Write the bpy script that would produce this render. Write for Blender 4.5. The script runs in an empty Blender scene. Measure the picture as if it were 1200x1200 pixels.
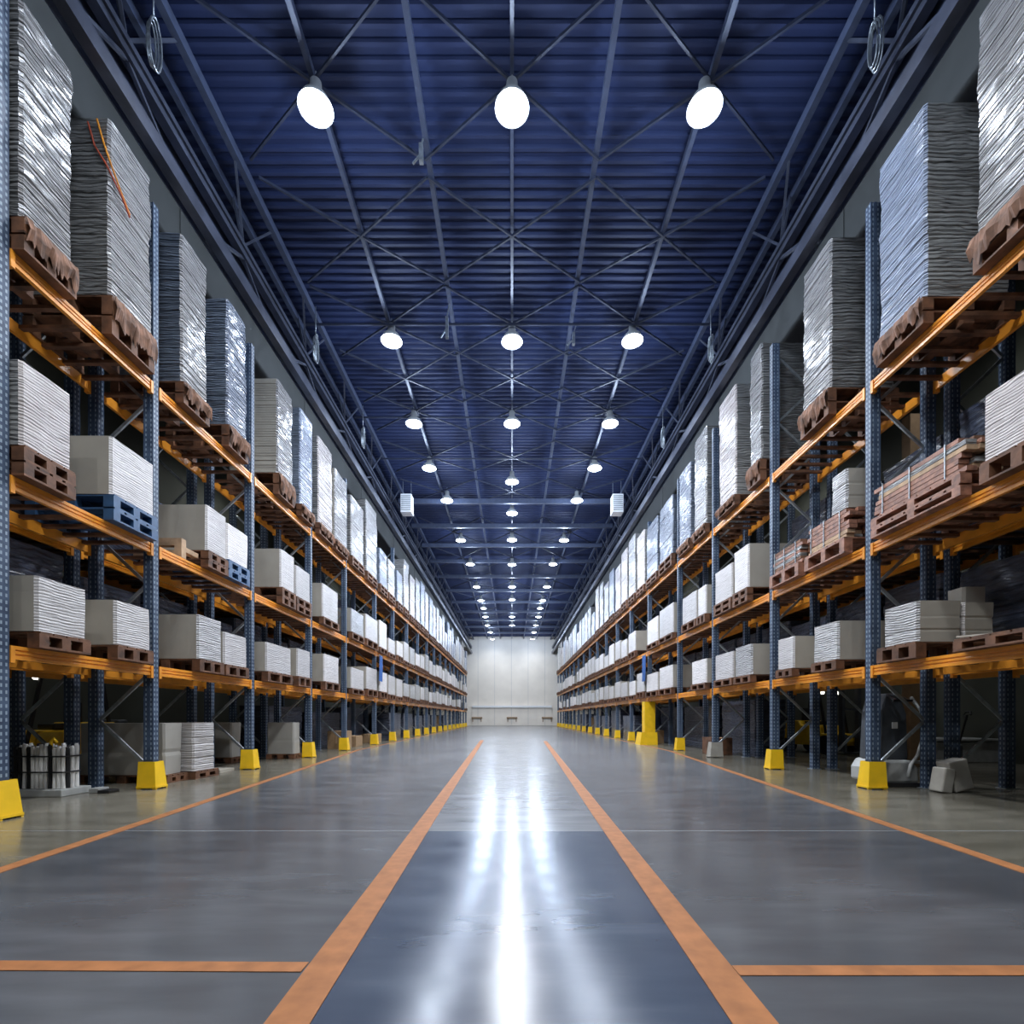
import bpy, math, random
from mathutils import Vector, Matrix, noise
C = bpy.context.scene.collection
R = random.Random(7)
EYE = 1.1

# ------------------------------------------------------------------ materials
def nt(name):
    m = bpy.data.materials.new(name); m.use_nodes = True
    t = m.node_tree; b = t.nodes['Principled BSDF']
    return m, t, b
def N(t, kind, **kw):
    n = t.nodes.new(kind)
    for k, v in kw.items(): setattr(n, k, v)
    return n
def mathn(t, op, a, b=None):
    n = N(t, 'ShaderNodeMath', operation=op)
    for i, v in enumerate((a, b)):
        if v is None: continue
        if isinstance(v, (int, float)): n.inputs[i].default_value = v
        else: t.links.new(v, n.inputs[i])
    return n.outputs[0]
def ramp(t, fac, stops):
    n = N(t, 'ShaderNodeValToRGB'); e = n.color_ramp.elements
    while len(e) < len(stops): e.new(0.5)
    for i, (p, c) in enumerate(stops):
        e[i].position = p; e[i].color = (*c, 1) if len(c) == 3 else c
    t.links.new(fac, n.inputs[0]); return n.outputs[0]
def mapped(t, src, scale, rot=(0, 0, 0)):
    mp = N(t, 'ShaderNodeMapping'); mp.inputs['Scale'].default_value = scale; mp.inputs['Rotation'].default_value = rot
    t.links.new(src, mp.inputs[0]); return mp.outputs[0]
def noise_tex(t, vec, scale, detail=3, dist=0.0):
    n = N(t, 'ShaderNodeTexNoise'); n.inputs['Scale'].default_value = scale
    n.inputs['Detail'].default_value = detail; n.inputs['Distortion'].default_value = dist
    t.links.new(vec, n.inputs[0]); return n.outputs[0]
def bump(t, b, h, strength, dist):
    n = N(t, 'ShaderNodeBump'); n.inputs['Strength'].default_value = strength; n.inputs['Distance'].default_value = dist
    t.links.new(h, n.inputs['Height']); t.links.new(n.outputs[0], b.inputs['Normal'])
def coords(t, kind='Object'):
    return N(t, 'ShaderNodeTexCoord').outputs[kind]
def offset_coords(t):
    c = coords(t); oi = N(t, 'ShaderNodeObjectInfo')
    mu = N(t, 'ShaderNodeVectorMath', operation='SCALE'); cb = N(t, 'ShaderNodeCombineXYZ')
    for i in range(3): t.links.new(oi.outputs['Random'], cb.inputs[i])
    t.links.new(cb.outputs[0], mu.inputs[0]); mu.inputs['Scale'].default_value = 37.0
    ad = N(t, 'ShaderNodeVectorMath', operation='ADD'); t.links.new(c, ad.inputs[0]); t.links.new(mu.outputs[0], ad.inputs[1])
    return ad.outputs[0], oi.outputs['Random']

def plain(name, col, rough=0.5, metal=0.0, var=0.15, scale=6.0, bmp=0.0, spec=0.5, coat=0.0):
    m, t, b = nt(name)
    vec, rnd = offset_coords(t)
    f = noise_tex(t, vec, scale, 4)
    lo = tuple(max(0, c * (1 - var)) for c in col); hi = tuple(min(1, c * (1 + var)) for c in col)
    t.links.new(ramp(t, f, [(0.3, lo), (0.7, hi)]), b.inputs['Base Color'])
    b.inputs['Roughness'].default_value = rough; b.inputs['Metallic'].default_value = metal
    b.inputs['Specular IOR Level'].default_value = spec; b.inputs['Coat Weight'].default_value = coat
    if bmp: bump(t, b, noise_tex(t, vec, scale * 4, 3), bmp, 0.02)
    return m

def wrap(name, lo, hi, line=14.0, strength=0.55, rough=0.3, coat=0.35):
    """stacked sheets seen through stretch film: level ridges, slanting creases, gloss"""
    m, t, b = nt(name)
    vec, rnd = offset_coords(t)
    # wavy horizontal ridges
    warp = noise_tex(t, mapped(t, vec, (1.5, 1.5, 2.5)), 1.5, 2)
    sep = N(t, 'ShaderNodeSeparateXYZ'); t.links.new(vec, sep.inputs[0])
    z = mathn(t, 'ADD', mathn(t, 'MULTIPLY', sep.outputs[2], line * 6.283), mathn(t, 'MULTIPLY', warp, 9.0))
    ridge = mathn(t, 'POWER', mathn(t, 'ABSOLUTE', mathn(t, 'SINE', z)), 0.6)
    crease = noise_tex(t, mapped(t, vec, (1.2, 1.2, 16), (0.22, 0.12, 0)), 2.2, 5, 0.6)
    blotch = noise_tex(t, vec, 1.3, 3)
    h = mathn(t, 'ADD', mathn(t, 'MULTIPLY', ridge, 0.5), mathn(t, 'MULTIPLY', crease, 1.3))
    f = mathn(t, 'ADD', mathn(t, 'MULTIPLY', crease, 0.55), mathn(t, 'ADD', mathn(t, 'MULTIPLY', ridge, 0.3), mathn(t, 'MULTIPLY', blotch, 0.25)))
    dim = mathn(t, 'ADD', mathn(t, 'MULTIPLY', rnd, 0.50), 0.60)      # every load its own shade of film
    sc_ = N(t, 'ShaderNodeVectorMath', operation='SCALE'); t.links.new(ramp(t, f, [(0.28, lo), (0.72, hi)]), sc_.inputs[0]); t.links.new(dim, sc_.inputs['Scale'])
    t.links.new(sc_.outputs[0], b.inputs['Base Color'])
    b.inputs['Roughness'].default_value = rough; b.inputs['Coat Weight'].default_value = coat
    b.inputs['Coat Roughness'].default_value = 0.22
    bump(t, b, h, strength, 0.045)
    return m

M = {}
M['wrap_white'] = wrap('film wrap white', (.15, .148, .148), (.54, .53, .525), strength=0.8, rough=0.28, coat=0.5)
M['wrap_blue'] = wrap('film wrap bluish', (.085, .10, .14), (.37, .43, .55), strength=0.85, rough=.28, coat=.5)
M['wrap_pink'] = wrap('film wrap warm', (.24, .20, .19), (.60, .55, .53), strength=0.6)
M['wrap_end'] = wrap('film wrap sheet ends', (.045, .045, .045), (.34, .34, .33), line=8.5, strength=0.9, rough=0.32)
M['wrap_end_blue'] = wrap('film wrap sheet ends bluish', (.05, .065, .09), (.25, .30, .38), line=12, strength=0.9)
M['wrap_low'] = wrap('film wrap low stack', (.37, .345, .335), (.70, .665, .65), line=15, strength=0.38, rough=0.4, coat=0.2)
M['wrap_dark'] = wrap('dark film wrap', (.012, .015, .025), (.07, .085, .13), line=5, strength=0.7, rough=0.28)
M['card'] = plain('grey board', (.38, .35, .295), 0.7, var=0.08, scale=2.0, bmp=0.05)
M['card_dark'] = plain('grey board floor', (.36, .345, .31), 0.6, var=0.1, scale=1.5)
M['kraft'] = plain('brown carton', (.30, .19, .10), 0.75, var=0.15)
M['wood'] = plain('pallet wood', (.125, .053, .024), 0.7, var=0.6, scale=5, bmp=0.2)
M['wood_torn'] = plain('torn brown board', (.17, .085, .05), 0.75, var=0.6, scale=7)
M['wood_pale'] = plain('pale wood', (.42, .28, .17), 0.7, var=0.35, scale=5, bmp=0.2)
M['wood_red'] = plain('red-brown slats', (.26, .12, .075), 0.55, var=0.55, scale=9, bmp=0.2)
M['blue_plastic'] = plain('blue pallet plastic', (.035, .09, .19), 0.45, var=0.2)
M['orange'] = plain('orange enamel', (.80, .30, .028), 0.35, var=0.14, scale=4, coat=0.3)
M['galv'] = plain('galvanised steel', (.33, .36, .38), 0.35, 0.7, var=0.25, scale=12)
M['yellow'] = plain('yellow enamel', (.90, .55, .012), 0.42, var=0.08, scale=5, coat=0.2)
M['grey_guard'] = plain('bare grey guard', (.34, .32, .28), 0.55, var=0.12)
M['black'] = plain('black rubber', (.012, .012, .014), 0.5, var=0.3)
M['dark_grey'] = plain('dark grey plastic', (.06, .068, .08), 0.4, var=0.2)
M['light_grey'] = plain('light grey plastic', (.40, .41, .40), 0.45, var=0.15)
M['white_tube'] = plain('white plastic', (.78, .77, .75), 0.35, var=0.12)
M['white_paint'] = plain('white enamel', (.86, .86, .86), 0.4, var=0.05)
M['red'] = plain('red strap', (.42, .07, .03), 0.45, var=0.3)
M['roof_steel'] = plain('blue-grey roof steel', (.050, .063, .105), 0.45, 0.0, var=0.2)
M['brace_steel'] = plain('dark roof brace steel', (.022, .028, .05), 0.5, var=0.2)
M['girder'] = plain('girder steel', (.065, .073, .10), 0.28, 0.25, var=0.3, scale=3)
M['line'] = plain('orange floor paint', (.33, .13, .045), 0.65, var=0.2, scale=9, spec=.3)
M['fascia'] = plain('grey wall panel', (.085, .086, .078), 0.75, var=0.1, scale=1.0)
M['side_wall'] = plain('grey-green wall', (.085, .09, .07), 0.8, var=0.15, scale=0.6)
M['blue_sheet'] = plain('blue sheet', (.05, .12, .33), 0.4, var=0.2)

def post_mat():
    m, t, b = nt('blue perforated post')
    c = coords(t); s = N(t, 'ShaderNodeSeparateXYZ'); t.links.new(c, s.inputs[0])
    g = N(t, 'ShaderNodeTexCoord').outputs['Normal']; gs = N(t, 'ShaderNodeSeparateXYZ'); t.links.new(g, gs.inputs[0])
    zm = mathn(t, 'LESS_THAN', mathn(t, 'FRACT', mathn(t, 'MULTIPLY', s.outputs[2], 13.3)), 0.5)
    fx = mathn(t, 'LESS_THAN', mathn(t, 'ABSOLUTE', mathn(t, 'SUBTRACT', mathn(t, 'ABSOLUTE', s.outputs[0]), 0.038)), 0.010)
    fy = mathn(t, 'LESS_THAN', mathn(t, 'ABSOLUTE', mathn(t, 'SUBTRACT', mathn(t, 'ABSOLUTE', s.outputs[1]), 0.028)), 0.010)
    ony = mathn(t, 'GREATER_THAN', mathn(t, 'ABSOLUTE', gs.outputs[1]), 0.5)
    onx = mathn(t, 'GREATER_THAN', mathn(t, 'ABSOLUTE', gs.outputs[0]), 0.5)
    mk = mathn(t, 'MULTIPLY', zm, mathn(t, 'MAXIMUM', mathn(t, 'MULTIPLY', fx, ony), mathn(t, 'MULTIPLY', fy, onx)))
    f = noise_tex(t, c, 7, 4)
    base = ramp(t, f, [(0.3, (.026, .042, .078)), (0.7, (.066, .098, .155))])
    mx = N(t, 'ShaderNodeMix', data_type='RGBA'); t.links.new(mk, mx.inputs['Factor'])
    t.links.new(base, mx.inputs['A']); mx.inputs['B'].default_value = (.26, .32, .38, 1)
    t.links.new(mx.outputs['Result'], b.inputs['Base Color'])
    b.inputs['Roughness'].default_value = 0.5; b.inputs['Specular IOR Level'].default_value = 0.3
    return m
M['post'] = post_mat()

def floor_mat():
    m, t, b = nt('polished floor')
    c = coords(t); s = N(t, 'ShaderNodeSeparateXYZ'); t.links.new(c, s.inputs[0])
    big = noise_tex(t, mapped(t, c, (1, .6, 1)), 0.45, 3)
    fine = noise_tex(t, mapped(t, c, (.8, 3.2, 1)), 1.4, 5, 0.2)
    mixf = mathn(t, 'ADD', mathn(t, 'MULTIPLY', big, 0.55), mathn(t, 'MULTIPLY', fine, 0.45))
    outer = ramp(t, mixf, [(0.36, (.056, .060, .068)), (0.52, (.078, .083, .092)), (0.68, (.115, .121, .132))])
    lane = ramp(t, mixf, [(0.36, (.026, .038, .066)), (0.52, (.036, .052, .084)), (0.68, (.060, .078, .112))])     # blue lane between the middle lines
    far_sheen = ramp(t, mixf, [(0.36, (.13, .136, .148)), (0.52, (.175, .182, .197)), (0.68, (.23, .238, .253))])          # paler slab past the joint, end wall's reflection put into its colour
    def pick(fac, x, y):
        q = N(t, 'ShaderNodeMix', data_type='RGBA'); t.links.new(fac, q.inputs['Factor']); t.links.new(x, q.inputs['A']); t.links.new(y, q.inputs['B']); return q.outputs['Result']
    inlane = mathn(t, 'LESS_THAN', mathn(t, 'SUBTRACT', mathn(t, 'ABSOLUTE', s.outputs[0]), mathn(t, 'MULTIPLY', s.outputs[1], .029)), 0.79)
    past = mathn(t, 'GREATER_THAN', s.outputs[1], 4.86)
    far_fade = N(t, 'ShaderNodeMapRange'); t.links.new(s.outputs[1], far_fade.inputs['Value']); far_fade.inputs['From Min'].default_value = 4.0; far_fade.inputs['From Max'].default_value = 13.0  # painted reflection comes in gradually down the aisle, outside the lane
    paint = pick(inlane, pick(far_fade.outputs[0], outer, far_sheen), pick(past, lane, far_sheen))
    conc = ramp(t, mixf, [(0.35, (.085, .078, .058)), (0.65, (.19, .175, .14))])
    # the painted aisle ends at the outer lane lines
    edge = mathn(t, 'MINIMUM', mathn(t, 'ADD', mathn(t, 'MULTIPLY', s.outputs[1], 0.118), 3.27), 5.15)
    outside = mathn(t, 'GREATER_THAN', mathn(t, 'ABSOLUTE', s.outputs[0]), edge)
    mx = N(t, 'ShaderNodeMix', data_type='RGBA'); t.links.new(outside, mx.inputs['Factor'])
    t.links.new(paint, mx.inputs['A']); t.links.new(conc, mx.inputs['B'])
    # joints cut across the slab
    fr = mathn(t, 'FRACT', mathn(t, 'DIVIDE', mathn(t, 'SUBTRACT', s.outputs[1], 4.85), 6.2))
    jt = mathn(t, 'LESS_THAN', fr, 0.0035)
    m2 = N(t, 'ShaderNodeMix', data_type='RGBA'); t.links.new(jt, m2.inputs['Factor'])
    t.links.new(mx.outputs['Result'], m2.inputs['A']); m2.inputs['B'].default_value = (.24, .25, .26, 1)
    t.links.new(m2.outputs['Result'], b.inputs['Base Color'])
    r = ramp(t, fine, [(0.3, (.185, .185, .185)), (0.7, (.24, .24, .24))])
    t.links.new(r, b.inputs['Roughness'])
    b.inputs['Specular IOR Level'].default_value = 0.5
    bump(t, b, noise_tex(t, mapped(t, c, (1, 3, 1)), 2.5, 4), 0.03, 0.03)
    return m
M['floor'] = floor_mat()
M['deck'] = plain('navy roof deck', (.020, .031, .086), 0.62, var=0.25, scale=0.6, spec=.3)
def wall_mat():
    m, t, b = nt('pale sandwich panel')
    c = coords(t); s = N(t, 'ShaderNodeSeparateXYZ'); t.links.new(c, s.inputs[0])
    seam = mathn(t, 'LESS_THAN', mathn(t, 'FRACT', mathn(t, 'DIVIDE', mathn(t, 'ADD', s.outputs[0], 0.1), 2.2)), 0.02)
    f = noise_tex(t, c, 0.7, 3)
    base = ramp(t, f, [(0.3, (.82, .75, .65)), (0.7, (.90, .83, .72))])
    mx = N(t, 'ShaderNodeMix', data_type='RGBA'); t.links.new(mathn(t, 'MULTIPLY', seam, 0.6), mx.inputs['Factor'])
    t.links.new(base, mx.inputs['A']); mx.inputs['B'].default_value = (.36, .36, .36, 1)
    t.links.new(mx.outputs['Result'], b.inputs['Base Color']); b.inputs['Roughness'].default_value = 0.5
    return m
M['end_wall'] = wall_mat()
def emit(name, col, s):
    m, t, b = nt(name)
    b.inputs['Base Color'].default_value = (*col, 1); b.inputs['Emission Color'].default_value = (*col, 1)
    b.inputs['Emission Strength'].default_value = s
    return m
M['lens'] = emit('lamp lens', (.90, .95, 1.0), 14)
M['headlight'] = emit('headlight', (1, .97, .85), 2.0)

# ------------------------------------------------------------------ mesh building
class MB:
    def __init__(s): s.v, s.f, s.mi = [], [], []
    def add(s, vs, fs, mi=0):
        o = len(s.v); s.v += [tuple(v) for v in vs]
        for f in fs: s.f.append([i + o for i in f]); s.mi.append(mi)
    def box(s, x0, x1, y0, y1, z0, z1, mi=0, rot=None, about=None):
        if x0 > x1: x0, x1 = x1, x0
        vs = [Vector((x, y, z)) for z in (z0, z1) for y in (y0, y1) for x in (x0, x1)]
        if rot is not None:
            a = Vector(about or ((x0 + x1) / 2, (y0 + y1) / 2, (z0 + z1) / 2)); vs = [a + rot @ (v - a) for v in vs]
        s.add(vs, [(0, 2, 3, 1), (4, 5, 7, 6), (0, 1, 5, 4), (2, 6, 7, 3), (0, 4, 6, 2), (1, 3, 7, 5)], mi)
    def frustum(s, b, t, z0, z1, mi=0):
        """b, t = (x0,x1,y0,y1) at bottom and top"""
        vs = [(b[0], b[2], z0), (b[1], b[2], z0), (b[1], b[3], z0), (b[0], b[3], z0), (t[0], t[2], z1), (t[1], t[2], z1), (t[1], t[3], z1), (t[0], t[3], z1)]
        s.add(vs, [(0, 3, 2, 1), (4, 5, 6, 7), (0, 1, 5, 4), (1, 2, 6, 5), (2, 3, 7, 6), (3, 0, 4, 7)], mi)
    def bar(s, a, b, w, h=None, mi=0):
        a, b = Vector(a), Vector(b); h = h or w; d = (b - a).normalized()
        u = d.cross(Vector((0, 0, 1))); u = Vector((1, 0, 0)) if u.length < 1e-4 else u.normalized(); n = u.cross(d)
        vs = [p + u * (sx * w / 2) + n * (sz * h / 2) for p in (a, b) for sx, sz in ((-1, -1), (1, -1), (1, 1), (-1, 1))]
        s.add(vs, [(0, 1, 2, 3), (7, 6, 5, 4), (0, 4, 5, 1), (1, 5, 6, 2), (2, 6, 7, 3), (3, 7, 4, 0)], mi)
    def tube(s, pts, r, n=8, mi=0, cap=True):
        pts = [Vector(p) for p in pts]; rings = []
        for i, p in enumerate(pts):
            d = (pts[min(i + 1, len(pts) - 1)] - pts[max(i - 1, 0)]).normalized()
            u = d.cross(Vector((0, 0, 1))); u = Vector((1, 0, 0)) if u.length < 1e-3 else u.normalized(); w = d.cross(u)
            rr = r[i] if isinstance(r, (list, tuple)) else r
            rings.append([p + (u * math.cos(2 * math.pi * k / n) + w * math.sin(2 * math.pi * k / n)) * rr for k in range(n)])
        fs = []
        for i in range(len(pts) - 1):
            for k in range(n): fs.append((i * n + k, i * n + (k + 1) % n, (i + 1) * n + (k + 1) % n, (i + 1) * n + k))
        if cap: fs += [tuple(range(n - 1, -1, -1)), tuple(range((len(pts) - 1) * n, len(pts) * n))]
        s.add([v for g in rings for v in g], fs, mi)
    def lathe(s, prof, n=20, mi=0, c=(0, 0, 0)):
        vs = [(c[0] + r * math.cos(2 * math.pi * k / n), c[1] + r * math.sin(2 * math.pi * k / n), c[2] + z) for r, z in prof for k in range(n)]
        fs = [(i * n + k, i * n + (k + 1) % n, (i + 1) * n + (k + 1) % n, (i + 1) * n + k) for i in range(len(prof) - 1) for k in range(n)]
        s.add(vs, fs, mi)
    def prism(s, poly, axis, a, b, mi=0):
        """poly in the two other axes, extruded along axis 'x' or 'y'"""
        P = (lambda p, q: (q, p[0], p[1])) if axis == 'x' else (lambda p, q: (p[0], q, p[1]))
        n = len(poly); vs = [P(p, a) for p in poly] + [P(p, b) for p in poly]
        s.add(vs, [tuple(range(n)), tuple(range(2 * n - 1, n - 1, -1))] + [(i, n + i, n + (i + 1) % n, (i + 1) % n) for i in range(n)], mi)
    def mesh(s, name, mats, smooth=False):
        me = bpy.data.meshes.new(name); me.from_pydata(s.v, [], s.f)
        for m in (mats if isinstance(mats, (list, tuple)) else [mats]): me.materials.append(M[m])
        for p, i in zip(me.polygons, s.mi): p.material_index = i; p.use_smooth = smooth
        import bmesh
        bm = bmesh.new(); bm.from_mesh(me); bmesh.ops.recalc_face_normals(bm, faces=bm.faces); bm.to_mesh(me); bm.free()
        return me
def link(name, me, parent=None, loc=(0, 0, 0), rotz=0.0):
    o = bpy.data.objects.new(name, me); C.objects.link(o); o.location = loc; o.rotation_euler = (0, 0, rotz)
    if parent: o.parent = parent
    return o
def build(name, mb, mats, parent=None, loc=(0, 0, 0), smooth=False, bevel=0.0):
    o = link(name, mb.mesh(name, mats, smooth), parent, loc)
    if bevel:
        b = o.modifiers.new('bevel', 'BEVEL'); b.width = bevel; b.segments = 2; b.limit_method = 'ANGLE'
    return o
def tag(o, label=None, cat=None, group=None, kind=None):
    for k, v in (('label', label), ('category', cat), ('group', group), ('kind', kind)):
        if v: o[k] = v
    return o
def thing(name, label, cat, loc=(0, 0, 0), group=None, rotz=0.0):
    return tag(link(name, None, None, loc, rotz), label, cat, group)
ORD = 'first second third fourth fifth sixth seventh eighth ninth tenth eleventh twelfth thirteenth fourteenth fifteenth sixteenth seventeenth eighteenth nineteenth twentieth'.split()
SIDE = {-1: 'left', 1: 'right'}

# ------------------------------------------------------------------ setting
YB, YF = 66.0, -8.0; XW = 12.0; ZR = 11.75
def struct(name, mb, mat, label=None, **kw):
    return tag(build(name, mb, mat, **kw), label, None, None, 'structure')
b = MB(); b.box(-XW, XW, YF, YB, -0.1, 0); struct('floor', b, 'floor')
b = MB(); b.box(-XW, XW, YB, YB + .2, 0, ZR + .3); struct('wall_back', b, 'end_wall')
b = MB(); b.box(-XW, XW, YF - .2, YF, 0, ZR + .3); struct('wall_front', b, 'fascia')
b = MB(); b.box(-XW - .2, -XW, YF, YB, 0, ZR + .3); struct('wall_left', b, 'side_wall')
b = MB(); b.box(XW, XW + .2, YF, YB, 0, ZR + .3); struct('wall_right', b, 'side_wall')
for s in (-1, 1):
    b = MB(); b.box(s * 6.62, s * 6.72, YF, YB, 8.2, ZR - .02)
    for k in range(12):
        b.box(s * 6.605, s * 6.62, YF + 6 * k, YF + 6 * k + .06, 8.2, ZR - .02)
    struct('trim_1' if s < 0 else 'trim_2', b, 'fascia', 'grey wall panel above the top shelf of the %s rack' % SIDE[s])
# corrugated deck, ribs running across the hall
b = MB(); y = YF; prof = []; p = 0.21
while y < YB:
    prof += [(y, ZR), (y + .10, ZR), (y + .125, ZR - .055), (y + .185, ZR - .055)]; y += p
vs = [(x, q[0], q[1]) for q in prof for x in (-XW, XW)]
b.add(vs, [(2 * i, 2 * i + 1, 2 * i + 3, 2 * i + 2) for i in range(len(prof) - 1)])
b.box(-XW, XW, YF, YB, ZR + .1, ZR + .2)
struct('ceiling', b, 'deck')
# end wall ledge, plinth panels and dock bumpers
b = MB(); b.box(-5.2, 5.2, YB - .35, YB, 2.35, 2.62); struct('trim_3', b, 'white_paint', 'white ledge across the foot of the far wall')
b = MB()
for k in range(-2, 3): b.box(k * 2.1 - 1.03, k * 2.1 + 1.03, YB - .12, YB, 0.02, 2.33)
struct('baseboard_back', b, 'end_wall')
for x, lb in ((-4.6, 'brown bumper rail low on the far wall beside the left rack'), (0, 'brown bumper rail low on the far wall, middle of aisle'), (4.6, 'brown bumper rail low on the far wall beside the right rack')):
    b = MB(); b.box(x - .7, x + .7, YB - .32, YB - .12, .95, 1.12); b.box(x - .6, x - .5, YB - .22, YB - .12, .5, .95); b.box(x + .5, x + .6, YB - .22, YB - .12, .5, .95)
    tag(build('bumper_rail', b, 'kraft'), lb, 'bumper rail', 'bumper rails on the far wall')

# painted floor lines
def line(pts, w, label):
    b = MB()
    (x0, y0), (x1, y1) = pts; d = Vector((x1 - x0, y1 - y0)).normalized(); n = Vector((-d.y, d.x)) * (w / 2); n2 = Vector((0, 0))
    q = [(x0 - n.x, y0 - n.y), (x0 + n.x, y0 + n.y), (x1 + n.x, y1 + n.y), (x1 - n.x, y1 - n.y)]
    b.add([(x, y, z) for z in (0.0005, .004) for x, y in q], [(0, 3, 2, 1), (4, 5, 6, 7), (0, 1, 5, 4), (1, 2, 6, 5), (2, 3, 7, 6), (3, 0, 4, 7)])
    tag(build('floor_line', b, 'line'), label, 'floor marking', None, 'structure')
line([(-.70, -2), (-1.43, 24)], .165, 'orange line down the aisle, left of the middle pair')
line([(.757, -2), (1.517, 23)], .165, 'orange line down the aisle, right of the middle pair')
line([(-3.05, -2), (-5.15, 16.8)], .12, 'orange lane line slanting along the left rack')
line([(3.02, -2), (5.15, 16.4)], .12, 'orange lane line slanting along the right rack')
line([(-5.15, 16.8), (-5.15, 62)], .10, 'orange edge line at the feet of the left rack')
line([(5.15, 16.4), (5.15, 62)], .10, 'orange edge line at the feet of the right rack')
line([(-.91, 2.205), (-3.4, 2.23)], .085, 'orange cross line in the left foreground')
line([(.97, 2.175), (3.4, 2.175)], .085, 'orange cross line in the right foreground')

# ------------------------------------------------------------------ racks
PX0, PX1 = 5.5, 5.65            # front post in x
BEAM_TOP = {1: 1.89, 2: 3.76, 3: 6.24}
tailY = [7.75, 10.65, 13.75, 16.65, 20.3] + [23.4 + 3.1 * k for k in range(13)]
POSTS = {-1: [5.43] + tailY, 1: [4.72] + tailY}

b = MB()     # omega post, closed front with two raised ribs
poly = [(-.075, -.06), (-.052, -.06), (-.048, -.052), (-.028, -.052), (-.024, -.06), (.024, -.06), (.028, -.052), (.048, -.052), (.052, -.06), (.075, -.06), (.075, .06), (-.075, .06)]
vs = [(x, y, z) for z in (0, 9.0) for x, y in poly]; n = len(poly)
b.add(vs, [(i, (i + 1) % n, n + (i + 1) % n, n + i) for i in range(n)] + [tuple(range(n - 1, -1, -1)), tuple(range(n, 2 * n))])
me_post = b.mesh('post', 'post')
b = MB(); b.box(-.10, .10, -.09, .09, 0, .012); me_foot = b.mesh('foot_plate', 'galv')
def beam_mesh(L):
    b = MB(); y0, y1 = .065, L - .065
    poly = [(0, 0), (0, -.04), (.012, -.046), (.012, -.060), (0, -.066), (0, -.086), (.012, -.092), (.012, -.106), (0, -.112), (0, -.15), (.05, -.15), (.05, 0)]
    b.prism(poly, 'y', y0, y1)
    for y in (y0, y1 - .05): b.box(-.012, .055, y, y + .05, -.19, -.002)     # end connectors
    return b.mesh('beam', 'orange')
BM = {}
def beam(L):
    k = round(L, 2)
    if k not in BM: BM[k] = beam_mesh(L)
    return BM[k]
DB = {}
def deckbar(w):
    if w not in DB:
        b = MB(); b.box(.052, w - .052, -.035, .035, -.055, -.012); DB[w] = b.mesh('deck_bar', 'wood')
    return DB[w]
def bar_ys(L):
    n = max(4, int(L / .30)); return [.2 + (L - .4) * i / (n - 1) for i in range(n)]
me_br = {}
def brace(kind, w):
    k = (kind, w)
    if k not in me_br:
        b = MB()
        z0, z1 = (0, .70) if kind == 'up' else (.70, 0)
        b.bar((.13, 0, z0), (w - .13, 0, z1), .03, .045)
        me_br[k] = b.mesh('brace', 'galv')
    return me_br[k]
def make_rack(s, name, label, x0, w, posts, detail, levels=(1, 2, 3), lastbay=None):
    """x0 = aisle-side face of the front posts (positive), w = depth"""
    root = thing(name, label, 'pallet rack', (s * x0, 0, 0))
    for i, y in enumerate(posts):
        fr = link('upright_frame', None, root, (0, y, 0))
        link('front_post', me_post, fr, (s * .075, 0, 0)); link('rear_post', me_post, fr, (s * (w - .075), 0, 0))
        link('foot_plate', me_foot, fr, (s * .075, 0, 0)); link('foot_plate', me_foot, fr, (s * (w - .075), 0, 0))
        zs = [(.35 + .7 * k, 'up' if k % 2 == 0 else 'down') for k in range(12)]
        if i < detail:
            for z, k in zs:
                o = link('diagonal_brace', brace(k, w), fr, (0, 0, z)); o.scale = (s, 1, 1)
        else:
            if ('lat', w) not in me_br:
                b = MB()
                for z, k in zs:
                    za, zb = (z, z + .7) if k == 'up' else (z + .7, z)
                    b.bar((.13, 0, za), (w - .13, 0, zb), .03, .045)
                me_br[('lat', w)] = b.mesh('lattice', 'galv')
            o = link('lattice_bracing', me_br[('lat', w)], fr); o.scale = (s, 1, 1)
    rest = MB()
    for i in range(len(posts) - 1):
        L = posts[i + 1] - posts[i]
        for lv in levels:
            z = BEAM_TOP[lv]
            o = link('front_beam', beam(L), root, (0, posts[i], z)); o.scale = (s, 1, 1)
            o = link('rear_beam', beam(L), root, (s * w, posts[i], z)); o.scale = (-s, 1, 1)
            for yy in bar_ys(L):
                if i < detail - 4: o = link('deck_bar', deckbar(w), root, (0, posts[i] + yy, z)); o.scale = (s, 1, 1)
                else: rest.box(s * .052, s * (w - .052), posts[i] + yy - .035, posts[i] + yy + .035, z - .055, z - .012)
    o = build('deck_bars', rest, 'wood', root); o['kind'] = 'stuff'
    return root
make_rack(-1, 'pallet_rack', 'long pallet rack of blue posts and orange beams on the left of the aisle', PX0, 1.0, POSTS[-1], 7)
make_rack(1, 'pallet_rack', 'long pallet rack of blue posts and orange beams on the right of the aisle', PX0, 1.0, POSTS[1], 7)
REARY = {s: [y + .0 for y in POSTS[s][:9]] for s in (-1, 1)}
for s in (-1, 1):
    make_rack(s, 'pallet_rack', 'shaded second pallet rack standing back to back behind the %s rack' % SIDE[s], 6.72, 1.0, REARY[s], 0, levels=(1, 2))

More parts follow.
